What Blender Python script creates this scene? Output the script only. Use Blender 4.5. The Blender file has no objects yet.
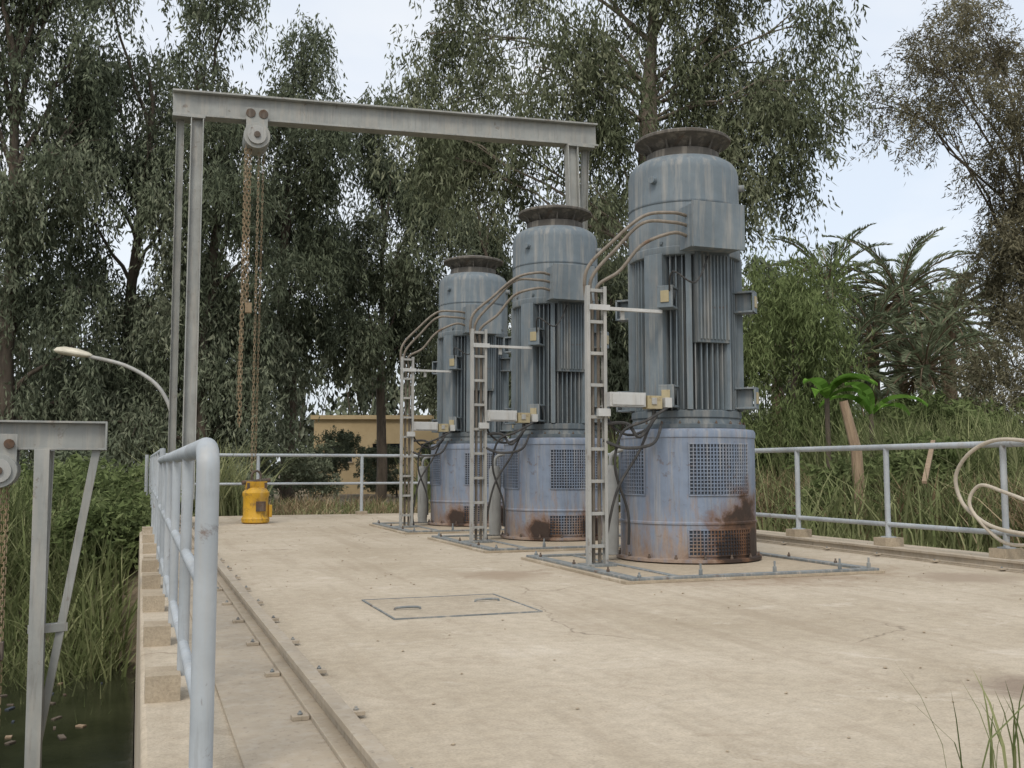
import bpy, math, random
import numpy as np
from mathutils import Vector, Matrix
random.seed(7); rng=np.random.default_rng(7)
S=bpy.context.scene
R=math.radians
# ---------------------------------------------------------------- materials
def newmat(name):
    m=bpy.data.materials.new(name); m.use_nodes=True
    nt=m.node_tree
    return m,nt,nt.nodes['Principled BSDF'],nt.nodes['Material Output']
def nd(nt,t,**k):
    n=nt.nodes.new(t)
    for a,b in k.items(): setattr(n,a,b)
    return n
def noise(nt,vec,scale,detail=6,rough=.6,dist=0):
    n=nd(nt,'ShaderNodeTexNoise'); n.inputs['Scale'].default_value=scale
    n.inputs['Detail'].default_value=detail; n.inputs['Roughness'].default_value=rough
    n.inputs['Distortion'].default_value=dist
    nt.links.new(vec,n.inputs['Vector']); return n.outputs['Fac']
def ramp(nt,fac,stops):
    r=nd(nt,'ShaderNodeValToRGB'); e=r.color_ramp.elements
    while len(e)<len(stops): e.new(.5)
    for i,(p,c) in enumerate(stops):
        e[i].position=p; e[i].color=(c[0],c[1],c[2],1) if isinstance(c,tuple) else (c,c,c,1)
    nt.links.new(fac,r.inputs['Fac']); return r.outputs['Color']
def mix(nt,fac,a,b,mode='MIX'):
    m=nd(nt,'ShaderNodeMix',data_type='RGBA',blend_type=mode)
    for s,v in ((m.inputs[0],fac),(m.inputs[6],a),(m.inputs[7],b)):
        if isinstance(v,(int,float)): s.default_value=v
        elif isinstance(v,tuple): s.default_value=(v[0],v[1],v[2],1)
        else: nt.links.new(v,s)
    return m.outputs[2]
def mth(nt,op,a,b=0.0,clamp=False):
    m=nd(nt,'ShaderNodeMath',operation=op,use_clamp=clamp)
    for s,v in ((m.inputs[0],a),(m.inputs[1],b)):
        if isinstance(v,(int,float)): s.default_value=v
        else: nt.links.new(v,s)
    return m.outputs[0]
def coords(nt,scale=None,kind='Object'):
    c=nd(nt,'ShaderNodeTexCoord').outputs[kind]
    if scale:
        mp=nd(nt,'ShaderNodeMapping'); mp.inputs['Scale'].default_value=scale
        nt.links.new(c,mp.inputs['Vector']); return mp.outputs['Vector']
    return c
def bump(nt,bs,h,strength,dist=.01):
    b=nd(nt,'ShaderNodeBump'); b.inputs['Strength'].default_value=strength
    b.inputs['Distance'].default_value=dist
    nt.links.new(h,b.inputs['Height']); nt.links.new(b.outputs[0],bs.inputs['Normal'])
def spotmask(nt,c,p,r,nz,amp=1.3,lo=.5,hi=1.):
    d=nd(nt,'ShaderNodeVectorMath',operation='DISTANCE'); nt.links.new(c,d.inputs[0]); d.inputs[1].default_value=p
    f=mth(nt,'DIVIDE',d.outputs['Value'],r)
    f=mth(nt,'ADD',f,mth(nt,'MULTIPLY',mth(nt,'SUBTRACT',nz,.5),amp))
    return ramp(nt,f,[(lo,1.),(hi,0.)])

def concrete(name,ca,cb,cracks=True,stains=()):
    m,nt,bs,out=newmat(name); c=coords(nt)
    n1=noise(nt,c,.7,8,.62,.4); col=ramp(nt,n1,[(.3,ca),(.7,cb)])
    n2=noise(nt,c,14,8,.7); col=mix(nt,.55,col,ramp(nt,n2,[(.25,.62),(.75,1.25)]),'MULTIPLY')
    n5=noise(nt,c,3.2,8,.75,1.0)
    col=mix(nt,ramp(nt,n5,[(.54,0.),(.68,.55)]),col,(.33,.27,.20))
    n6=noise(nt,c,1.7,7,.75,.6)
    col=mix(nt,ramp(nt,n6,[(.57,0.),(.69,.6)]),col,(.62,.56,.47))
    n3=noise(nt,c,90,3,.6); col=mix(nt,.5,col,ramp(nt,n3,[(.3,.7),(.6,1.1)]),'MULTIPLY')
    if cracks:
        dn=nd(nt,'ShaderNodeTexNoise'); dn.inputs['Scale'].default_value=1.6; dn.inputs['Detail'].default_value=7
        nt.links.new(c,dn.inputs['Vector'])
        wc=mix(nt,.35,c,dn.outputs['Color'],'LINEAR_LIGHT')
        v=nd(nt,'ShaderNodeTexVoronoi',feature='DISTANCE_TO_EDGE'); v.inputs['Scale'].default_value=.33
        nt.links.new(wc,v.inputs['Vector'])
        k=ramp(nt,v.outputs['Distance'],[(.0,1.),(.0035,0.)])
        k=mth(nt,'MULTIPLY',k,ramp(nt,noise(nt,c,.9,3),[(.48,0.),(.56,1.)]))
        col=mix(nt,mth(nt,'MULTIPLY',k,.65),col,(.14,.11,.08))
        sp=noise(nt,c,7,4,.8,.3); col=mix(nt,ramp(nt,sp,[(.66,0.),(.70,.55)]),col,(.22,.17,.12))
        ln=noise(nt,coords(nt,(1.6,.12,1)),2.2,6,.65); col=mix(nt,ramp(nt,ln,[(.52,0.),(.66,.35)]),col,(.28,.225,.16))
    for (x,y,r,cc) in stains:
        col=mix(nt,mth(nt,'MULTIPLY',spotmask(nt,c,(x,y,0),r,n5,1.6,.45,1.),.8),col,cc)
    nt.links.new(col,bs.inputs['Base Color']); bs.inputs['Roughness'].default_value=.93
    bs.inputs['Specular IOR Level'].default_value=.2
    bump(nt,bs,mth(nt,'ADD',n2,mth(nt,'MULTIPLY',n3,.5)),.45,.014)
    return m
def paint(name,col,rust=.12,rough=.5,dust=.25,zrust=None,metal=0.,spots=()):
    m,nt,bs,out=newmat(name); c=coords(nt)
    n1=noise(nt,c,2.3,6,.65); base=mix(nt,.7,col,ramp(nt,n1,[(.3,.70),(.7,1.28)]),'MULTIPLY')
    st=noise(nt,coords(nt,(7,7,.5)),2.2,5,.65)
    base=mix(nt,mth(nt,'MULTIPLY',ramp(nt,st,[(.48,0.),(.72,1.)]),dust*1.3),base,(.42,.38,.32))
    if dust>.15:
        st2=noise(nt,coords(nt,(11,11,.7)),2.9,5,.7)
        base=mix(nt,mth(nt,'MULTIPLY',ramp(nt,st2,[(.55,0.),(.75,1.)]),dust*1.1),base,(.10,.08,.065))
    n2=noise(nt,c,6,8,.72,.4)
    f=ramp(nt,n2,[(.66-rust,0.),(.74-rust*.6,1.)])
    if zrust:
        z=nd(nt,'ShaderNodeSeparateXYZ'); nt.links.new(c,z.inputs[0])
        g=mth(nt,'DIVIDE',mth(nt,'SUBTRACT',zrust,z.outputs[2]),zrust)
        g=mth(nt,'ADD',g,mth(nt,'MULTIPLY',mth(nt,'SUBTRACT',noise(nt,coords(nt,(4,4,.8)),3,8,.7),.5),3.0))
        f2=ramp(nt,g,[(.3,0.),(.95,.92)])
        base=mix(nt,f2,base,ramp(nt,n2,[(.3,(.17,.10,.06)),(.65,(.33,.25,.19))]))
        g2=noise(nt,coords(nt,(9,9,.35)),2.,5,.7)
        base=mix(nt,mth(nt,'MULTIPLY',ramp(nt,g2,[(.54,0.),(.70,.75)]),ramp(nt,n1,[(.35,0.),(.6,1.)])),base,(.24,.16,.11))
    if rust>0:
        rc=ramp(nt,noise(nt,c,22,4),[(.3,(.06,.035,.022)),(.7,(.17,.095,.055))])
        base=mix(nt,mth(nt,'MULTIPLY',f,.85),base,rc)
    for (p,r) in spots:
        base=mix(nt,spotmask(nt,c,p,r*1.3,n2,1.5,.5,1.0),base,(.15,.075,.038))
        base=mix(nt,spotmask(nt,c,p,r,n2,1.5,.62,.88),base,(.035,.02,.013))
    nt.links.new(base,bs.inputs['Base Color']); bs.inputs['Metallic'].default_value=metal
    rr=ramp(nt,n2,[(.3,rough-.08),(.7,min(1,rough+.3))]); nt.links.new(rr,bs.inputs['Roughness'])
    bump(nt,bs,n2,.14,.006)
    return m
def leafmat(name,stops,trans=.2):
    m,nt,bs,out=newmat(name); nt.nodes.remove(bs)
    a=nd(nt,'ShaderNodeAttribute',attribute_name='tint')
    col=ramp(nt,a.outputs['Fac'],stops)
    d=nd(nt,'ShaderNodeBsdfDiffuse'); nt.links.new(col,d.inputs['Color'])
    if trans:
        t=nd(nt,'ShaderNodeBsdfTranslucent'); nt.links.new(col,t.inputs['Color'])
        mx=nd(nt,'ShaderNodeMixShader'); mx.inputs[0].default_value=trans
        nt.links.new(d.outputs[0],mx.inputs[1]); nt.links.new(t.outputs[0],mx.inputs[2]); d=mx
    nt.links.new(d.outputs[0],out.inputs['Surface']); return m
def bark(name,a,b):
    m,nt,bs,out=newmat(name)
    n=noise(nt,coords(nt,(3,3,.6)),3,7,.7)
    nt.links.new(ramp(nt,n,[(.3,a),(.7,b)]),bs.inputs['Base Color']); bs.inputs['Roughness'].default_value=.9
    bump(nt,bs,n,.6,.04); return m

M_slab=concrete('slab_concrete',(.395,.335,.25),(.525,.46,.365),True,
    [(4.95,8.0,1.7,(.25,.18,.12)),(4.9,11.2,1.3,(.26,.19,.13)),(4.9,14.4,1.3,(.26,.19,.13)),(3.5,3.2,.35,(.22,.17,.13)),(6.4,6.6,.5,(.30,.24,.18)),(2.9,8.1,.5,(.30,.235,.17))])
M_blk=concrete('block_concrete',(.33,.275,.20),(.45,.38,.285),False)
M_motor=paint('motor_paint',(.135,.168,.190),.015,.6,.36)
M_motor_d=paint('motor_fin_paint',(.09,.115,.132),.03,.6,.25)
M_base=paint('stand_blue_paint',(.18,.225,.30),.06,.55,.40,zrust=.65,spots=[((.2,-.66,.14),.2),((-.4,-.5,.1),.2)])
M_base_n=paint('stand_blue_paint_worn',(.18,.225,.30),.06,.55,.40,zrust=.65,spots=[((.27,-.60,.24),.40),((.08,-.66,.10),.22),((.40,-.52,.12),.24)])
M_plate=paint('plate_paint',(.17,.19,.195),.1,.6,.6)
M_rustd=paint('rusty_steel',(.09,.07,.055),.18,.75,.2)
M_cowl=paint('cowl_steel',(.085,.078,.068),.08,.7,.3)
M_rail=paint('railing_paint',(.37,.405,.43),.05,.45,.3)
M_gal=paint('galvanised_steel',(.33,.335,.32),.06,.45,.35)
M_gantry=paint('gantry_paint',(.28,.29,.275),.05,.5,.4)
M_white=paint('box_paint',(.46,.47,.46),.03,.45,.3)
M_cond=paint('conduit_paint',(.17,.145,.115),.08,.5,.3)
M_yel=paint('yellow_paint',(.60,.34,.02),.13,.5,.2)
M_yb=paint('junction_paint',(.34,.29,.17),.08,.5,.2)
M_chain=paint('chain_steel',(.26,.19,.11),.1,.6,.2)
M_cable=paint('cable_rubber',(.03,.03,.03),0.,.6,.1)
M_hose=paint('hose_rubber',(.47,.42,.34),.0,.6,.3)
M_track=paint('track_steel',(.37,.315,.24),.02,.8,.5)
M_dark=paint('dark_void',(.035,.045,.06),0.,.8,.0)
M_glass=paint('lamp_glass',(.55,.52,.42),.0,.3,.1)
M_wood=bark('weathered_wood',(.2,.14,.09),(.36,.27,.18))
M_bark=bark('eucalyptus_bark',(.11,.09,.068),(.28,.24,.19))
M_barkd=bark('dark_bark',(.06,.048,.036),(.15,.12,.09))
M_pbark=bark('palm_bark',(.10,.07,.045),(.24,.18,.12))
L_euc=leafmat('eucalyptus_leaf',[(0,(.060,.072,.046)),(.5,(.140,.164,.108)),(1,(.25,.265,.19))],0.15)  # leaf tones lightened and greyed, painting air haze into the colour
L_cen=leafmat('eucalyptus_leaf_light',[(0,(.062,.072,.042)),(.5,(.145,.166,.10)),(1,(.255,.265,.18))],.2)
L_far=leafmat('far_leaf',[(0,(.085,.10,.072)),(.5,(.16,.185,.13)),(1,(.25,.27,.20))],0.)
L_cas=leafmat('tamarisk_leaf',[(0,(.085,.072,.048)),(.5,(.165,.155,.10)),(1,(.26,.24,.165))],.2)
L_wil=leafmat('shrub_leaf',[(0,(.06,.082,.03)),(.5,(.15,.19,.08)),(1,(.24,.28,.135))],.25)
L_reed=leafmat('reed_leaf',[(0,(.07,.09,.034)),(.5,(.17,.20,.088)),(1,(.31,.32,.17))],.25)
L_dry=leafmat('dry_reed_leaf',[(0,(.15,.11,.065)),(.5,(.28,.215,.13)),(1,(.42,.35,.23))],.2)
L_palm=leafmat('palm_leaf',[(0,(.20,.155,.095)),(.12,(.09,.11,.065)),(.6,(.16,.195,.12)),(1,(.25,.28,.18))],.15)
L_ban=leafmat('banana_leaf',[(0,(.08,.17,.025)),(1,(.19,.36,.07))],.4)
M_earth,nt,bs,out=newmat('earth'); c=coords(nt)
n=noise(nt,c,.5,9,.7); n2=noise(nt,c,7,8,.7)
col=ramp(nt,n,[(.3,(.17,.135,.09)),(.5,(.25,.20,.14)),(.62,(.14,.14,.08)),(.8,(.08,.10,.04))])
col=mix(nt,.6,col,ramp(nt,n2,[(.3,.55),(.7,1.35)]),'MULTIPLY')
nt.links.new(col,bs.inputs['Base Color']); bs.inputs['Roughness'].default_value=.95; bump(nt,bs,n2,.7,.08)
M_water,nt,bs,out=newmat('water'); c=coords(nt)
n=noise(nt,c,1.5,6,.6); nt.links.new(ramp(nt,n,[(.35,(.010,.012,.007)),(.65,(.025,.028,.016))]),bs.inputs['Base Color'])
bs.inputs['Roughness'].default_value=.15; bump(nt,bs,noise(nt,c,5,3),.15,.02)
M_plas,nt,bs,out=newmat('ochre_plaster'); c=coords(nt)
n=noise(nt,c,.8,7,.65); nt.links.new(ramp(nt,n,[(.3,(.42,.32,.18)),(.7,(.54,.43,.26))]),bs.inputs['Base Color']); bs.inputs['Roughness'].default_value=.9

# ---------------------------------------------------------------- mesh builder
class MB:
    def __init__(s): s.v=[];s.f=[];s.m=[];s.mats=[]
    def mi(s,mat):
        if mat not in s.mats: s.mats.append(mat)
        return s.mats.index(mat)
    def add(s,vs,fs,mat):
        o=len(s.v); s.v+= [tuple(p) for p in vs]; k=s.mi(mat)
        for f in fs: s.f.append(tuple(i+o for i in f)); s.m.append(k)
    def box(s,c,d,mat,rz=0.,M=None):
        hx,hy,hz=[q/2 for q in d]; vs=[]
        Rm=Matrix.Rotation(rz,3,'Z') if M is None else M
        for z in(-hz,hz):
            for x,y in((-hx,-hy),(hx,-hy),(hx,hy),(-hx,hy)):
                p=Rm@Vector((x,y,z)); vs.append((p.x+c[0],p.y+c[1],p.z+c[2]))
        s.add(vs,[(3,2,1,0),(4,5,6,7),(0,1,5,4),(1,2,6,5),(2,3,7,6),(3,0,4,7)],mat)
    def beam(s,p0,p1,w,h,mat,up=(0,0,1)):
        p0=Vector(p0);p1=Vector(p1);d=(p1-p0);L=d.length;d.normalize()
        u=Vector(up)
        if abs(d.dot(u))>.95: u=Vector((0,1,0))
        x=d.cross(u).normalized(); z=x.cross(d).normalized()
        M=Matrix((x,d,z)).transposed()
        s.box((p0+p1)/2,(w,L,h),mat,M=M)
    def ibeam(s,p0,p1,w,h,t,mat,up=(0,0,1)):
        p0=Vector(p0);p1=Vector(p1);d=(p1-p0).normalized();u=Vector(up)
        x=d.cross(u).normalized(); z=x.cross(d).normalized()
        o=z*(h/2-t/2)
        s.beam(p0+o,p1+o,w,t,mat,up); s.beam(p0-o,p1-o,w,t,mat,up); s.beam(p0,p1,t,h-2*t,mat,up)
    def lathe(s,prof,c,mat,n=48,cap=True):
        vs=[];fs=[]
        for r,z in prof:
            for i in range(n):
                a=2*math.pi*i/n; vs.append((c[0]+r*math.cos(a),c[1]+r*math.sin(a),c[2]+z))
        for j in range(len(prof)-1):
            for i in range(n):
                k=(i+1)%n; fs.append((j*n+i,j*n+k,(j+1)*n+k,(j+1)*n+i))
        if cap:
            fs.append(tuple(reversed(range(n)))); fs.append(tuple(range((len(prof)-1)*n,len(prof)*n)))
        s.add(vs,fs,mat)
    def tube(s,path,r,mat,n=10,cap=True):
        P=[Vector(p) for p in path]; rs=list(r) if isinstance(r,(list,tuple)) else [r]*len(P)
        while len(rs)<len(P): rs.append(rs[-1])
        vs=[];fs=[];prev=None
        for i,p in enumerate(P):
            t=(P[min(i+1,len(P)-1)]-P[max(i-1,0)]).normalized()
            if prev is None:
                a=Vector((0,0,1)) if abs(t.z)<.9 else Vector((1,0,0)); x=t.cross(a).normalized()
            else: x=(prev-t*prev.dot(t)).normalized()
            prev=x; y=t.cross(x)
            for k in range(n):
                a=2*math.pi*k/n; q=p+(x*math.cos(a)+y*math.sin(a))*rs[i]; vs.append(q)
        for j in range(len(P)-1):
            for i in range(n):
                k=(i+1)%n; fs.append((j*n+i,j*n+k,(j+1)*n+k,(j+1)*n+i))
        if cap: fs.append(tuple(reversed(range(n)))); fs.append(tuple(range((len(P)-1)*n,len(P)*n)))
        s.add(vs,fs,mat)
    def bolt(s,c,r,h,mat): s.lathe([(r,0),(r,h*.5),(r*.55,h*.5),(r*.55,h)],c,mat,n=6)
    def chain(s,p0,p1,mat,link=.085,w=.045,t=.014):
        p0=Vector(p0);p1=Vector(p1);L=(p1-p0).length;n=int(L/(link*.75));d=(p1-p0)/n
        for i in range(n):
            c=p0+d*(i+.5)
            if i%2: a=Vector((w/2,0,0))
            else: a=Vector((0,w/2,0))
            for sg in(-1,1):
                q=c+a*sg; s.beam(q-d.normalized()*link/2,q+d.normalized()*link/2,t,t,mat)
            for sg in(-1,1):
                q=c+d.normalized()*sg*link/2; s.beam(q-a,q+a,t,t,mat)
    def build(s,name,loc=(0,0,0),rz=0.,bevel=0.):
        me=bpy.data.meshes.new(name); me.from_pydata(s.v,[],s.f)
        for m in s.mats: me.materials.append(m)
        me.polygons.foreach_set('material_index',s.m)
        me.polygons.foreach_set('use_smooth',[True]*len(s.f)); me.update()
        me.set_sharp_from_angle(angle=R(35))
        ob=bpy.data.objects.new(name,me); S.collection.objects.link(ob); ob.location=loc; ob.rotation_euler[2]=rz
        if bevel:
            b=ob.modifiers.new('bevel','BEVEL'); b.width=bevel; b.segments=2; b.limit_method='ANGLE'; b.angle_limit=R(40)
        return ob
def smooth_path(pts,sub=6):
    P=[Vector(p) for p in pts]; out=[]
    for i in range(len(P)-1):
        a=P[max(i-1,0)];b=P[i];c=P[i+1];d=P[min(i+2,len(P)-1)]
        for k in range(sub):
            t=k/sub
            out.append(.5*((2*b)+(-a+c)*t+(2*a-5*b+4*c-d)*t*t+(-a+3*b-3*c+d)*t**3))
    out.append(P[-1]); return out
def site(D,L): return (.3453*D+.9385*L, .9385*D-.3453*L)

# ---------------------------------------------------------------- terrain
def sst(a,b,x):
    t=np.clip((x-a)/(b-a),0,1); return t*t*(3-2*t)
def height(x,y):
    x=np.asarray(x,float);y=np.asarray(y,float)
    z=-.38+.07*np.sin(x*.7+1.3)*np.cos(y*.55)+.04*np.sin(x*2.1)*np.sin(y*1.7)
    c=(1-sst(.4,1.4,x))*(1-sst(11.2,16.5,y+.5*np.sin(x*.9)))*sst(-17,-11,x)
    z=z-2.4*c
    return z
xs=np.concatenate([np.linspace(-400,-30,14),np.arange(-28,34,.5),np.linspace(36,400,14)])
ys=np.concatenate([np.linspace(-200,-14,8),np.arange(-12,50,.5),np.linspace(52,600,16)])
X,Y=np.meshgrid(xs,ys); Z=height(X,Y); nx,ny=len(xs),len(ys)
me=bpy.data.meshes.new('ground')
idx=np.arange(nx*ny).reshape(ny,nx)
fs=np.stack([idx[:-1,:-1],idx[:-1,1:],idx[1:,1:],idx[1:,:-1]],-1).reshape(-1,4)
me.from_pydata(np.stack([X,Y,Z],-1).reshape(-1,3).tolist(),[],fs.tolist()); me.materials.append(M_earth)
me.polygons.foreach_set('use_smooth',[True]*len(fs))
S.collection.objects.link(bpy.data.objects.new('ground',me))
w=MB(); w.add([(-16,-12,-1.55),(.02,-12,-1.55),(.02,17,-1.55),(-16,17,-1.55)],[(0,1,2,3)],M_water); w.build('water')

# ---------------------------------------------------------------- platform
p=MB(); p.box((4.28,9.4,-1.6),(8.5,20.8,3.2),M_slab)
pl=p.build('concrete_platform',bevel=.02)
h=MB()
hx,hy,hw,hd=1.92,6.42,.92,.9
M_hatch=concrete('hatch_concrete',(.36,.305,.23),(.47,.41,.32),False)
h.box((hx,hy,.003),(hw,hd,.006),M_hatch)
for sx in(-1,1): h.box((hx+sx*(hw/2+.010),hy,.004),(.012,hd+.032,.009),M_plate)
for sy in(-1,1): h.box((hx,hy+sy*(hd/2+.010),.004),(hw,.012,.009),M_plate)
for a,b in((-.3,-.1),(.3,.1)): h.tube(smooth_path([(hx+a-.08,hy+b,.0),(hx+a-.07,hy+b,.02),(hx+a+.07,hy+b,.02),(hx+a+.08,hy+b,.0)],4),.008,M_plate,6)
h.build('access_hatch')
def track(name,x,y0,y1,side):
    t=MB()
    t.box((x-side*.13,(y0+y1)/2,.006),(.42,y1-y0,.012),M_track)
    t.box((x,(y0+y1)/2,.021),(.13,y1-y0,.016),M_track)
    t.box((x,(y0+y1)/2,.050),(.024,y1-y0,.042),M_track)
    t.box((x,(y0+y1)/2,.083),(.06,y1-y0,.024),M_track)
    y=y0+.2
    while y<y1-.1:
        for sx in(-.10,.10):
            t.box((x+sx,y,.020),(.06,.05,.016),M_track); t.bolt((x+sx,y,.028),.010,.014,M_plate)
        y+=.80
    t.build(name,bevel=.003)
track('crane_rail',.66,-.5,19.4,1); track('crane_rail',7.2,-.5,19.4,-1)

# ---------------------------------------------------------------- pumps
def pump(loc,MBs):
    b=MB(); C=(0,0,0)
    b.lathe([(.70,0),(.70,.03),(.652,.032),(.652,.34),(.662,.345),(.662,.365),(.652,.37),(.652,1.14),(.66,1.15),(.66,1.2),(.645,1.225),(.56,1.235)],C,MBs,64)
    for i in range(16):
        a=2*math.pi*i/16+.1; b.bolt((.675*math.cos(a),.675*math.sin(a),.03),.016,.04,M_rustd)
    def screen(ac,ha,z0,z1,nz=11,na=15):
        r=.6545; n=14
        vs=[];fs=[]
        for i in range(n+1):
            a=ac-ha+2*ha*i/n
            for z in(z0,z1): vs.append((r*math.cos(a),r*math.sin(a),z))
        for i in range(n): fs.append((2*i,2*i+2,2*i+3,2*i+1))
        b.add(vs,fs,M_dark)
        def bar(a0,a1,za,zb,r0,r1,seg):
            vs=[];fs=[]
            for i in range(seg+1):
                a=a0+(a1-a0)*i/seg
                for r_,z in((r0,za),(r1,za),(r1,zb),(r0,zb)): vs.append((r_*math.cos(a),r_*math.sin(a),z))
            for i in range(seg):
                for k in range(4):
                    l=(k+1)%4; fs.append((4*i+k,4*i+4+k,4*i+4+l,4*i+l))
            fs.append((3,2,1,0)); e=4*seg; fs.append((e,e+1,e+2,e+3))
            b.add(vs,fs,MBs)
        for i in range(1,nz):
            z=z0+(z1-z0)*i/nz; bar(ac-ha,ac+ha,z-.005,z+.005,.656,.662,n)
        for i in range(1,na):
            a=ac-ha+2*ha*i/na; bar(a-.0075,a+.0075,z0,z1,.6565,.6635,1)
        bar(ac-ha-.02,ac+ha+.02,z1,z1+.014,.655,.664,n); bar(ac-ha-.02,ac+ha+.02,z0-.014,z0,.655,.664,n)
        bar(ac-ha-.02,ac-ha,z0,z1,.655,.664,1); bar(ac+ha,ac+ha+.02,z0,z1,.655,.664,1)
    for ac in(-math.pi/2,math.pi/2):
        screen(ac,.48,.62,1.08,14,20); screen(ac,.5,.07,.29,7,20)
    screen(math.pi,.4,.62,1.06,13,16)
    b.lathe([(.57,1.236),(.57,1.275),(.54,1.28),(.52,1.33),(.535,1.34),(.535,1.40),(.5,1.41)],C,M_motor_d,48)
    for i in range(20):
        a=2*math.pi*i/20; b.bolt((.555*math.cos(a),.555*math.sin(a),1.275),.014,.03,M_rustd)
    b.lathe([(.43,1.405),(.43,2.9)],C,M_motor_d,40)
    nf=56
    for i in range(nf):
        a=2*math.pi*i/nf; thick=.012; ro=.515
        if i%7==3: thick=.055; ro=.545
        M=Matrix.Rotation(a,3,'Z'); rm=(.425+ro)/2
        b.box((rm*math.cos(a),rm*math.sin(a),2.155),(ro-.425,thick,1.49),M_motor,M=M)
    for a in (R(-28),R(28),R(152),R(208)):
        M=Matrix.Rotation(a,3,'Z')
        b.box((.50*math.cos(a),.50*math.sin(a),2.16),(.11,.20,1.48),M_motor,M=M)
    for sg in(-1,1):
        b.box((0,sg*.50,2.47),(.36,.10,.86),M_motor_d)
        for k in range(9): b.box((-.148+k*.037,sg*.557,2.47),(.014,.02,.80),M_motor)
    b.lathe([(.50,2.88),(.545,2.885),(.552,2.90),(.552,2.96),(.545,2.965),(.545,3.74),(.53,3.80),(.50,3.845),(.44,3.885),(.38,3.90)],C,M_motor,64)
    b.lathe([(.548,3.39),(.551,3.395),(.551,3.41),(.548,3.415)],C,M_motor_d,64,False)
    for i in range(12):
        a=2*math.pi*i/12+.13; M=Matrix.Rotation(a,3,'Z'); b.box((.55*math.cos(a),.55*math.sin(a),3.0),(.02,.03,.03),M_motor_d,M=M)
    for a in (R(-150),R(-35),R(90)):
        b.tube([( .54*math.cos(a),.54*math.sin(a),3.62),(.60*math.cos(a),.60*math.sin(a),3.62)],.035,M_motor,14)
    b.lathe([(.36,3.90),(.36,3.985),(.33,3.99)],C,M_cowl,48)
    for i in range(10):
        a=2*math.pi*i/10; b.tube([(.345*math.cos(a),.345*math.sin(a),3.98),(.40*math.cos(a),.40*math.sin(a),4.10)],.012,M_cowl,6)
    b.lathe([(.30,3.99),(.34,4.03),(.43,4.085),(.475,4.10),(.478,4.125),(.465,4.135),(.40,4.14),(.35,4.17),(.20,4.185)],C,M_cowl,64)
    bx=-.08
    b.box((bx,-.64,3.10),(.52,.26,.40),M_motor); b.box((bx,-.78,3.10),(.55,.03,.43),M_motor)
    b.box((bx,-.53,3.10),(.36,.12,.30),M_motor_d)
    for sx in(-.24,.24):
        for z in(2.93,3.27): b.bolt((bx+sx,-.78,z),.012,.02,M_rustd)
    for a in (R(-45),R(-135),R(45),R(135)):
        M=Matrix.Rotation(a,3,'Z')
        for z in(1.53,2.46):
            for dz in(-.095,.095): b.box((.60*math.cos(a),.60*math.sin(a),z+dz),(.2,.15,.018),M_motor,M=M)
            b.box((.585*math.cos(a),.585*math.sin(a),z),(.15,.018,.17),M_motor,M=M)
            b.box((.69*math.cos(a),.69*math.sin(a),z),(.018,.15,.208),M_motor,M=M)
            b.box((.70*math.cos(a),.70*math.sin(a),z),(.02,.08,.11),M_yb,M=M)
    b.lathe([(.07,.0),(.07,.06),(.075,.07),(.075,.80),(.05,.85)],(-.78,.1,.04),M_gal,24)
    b.tube(smooth_path([(-.78,.1,.85),(-.76,.1,1.0),(-.6,.08,1.05)],5),.02,M_gal,10)
    return b.build('vertical_pump_motor',loc,bevel=.003)
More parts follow.
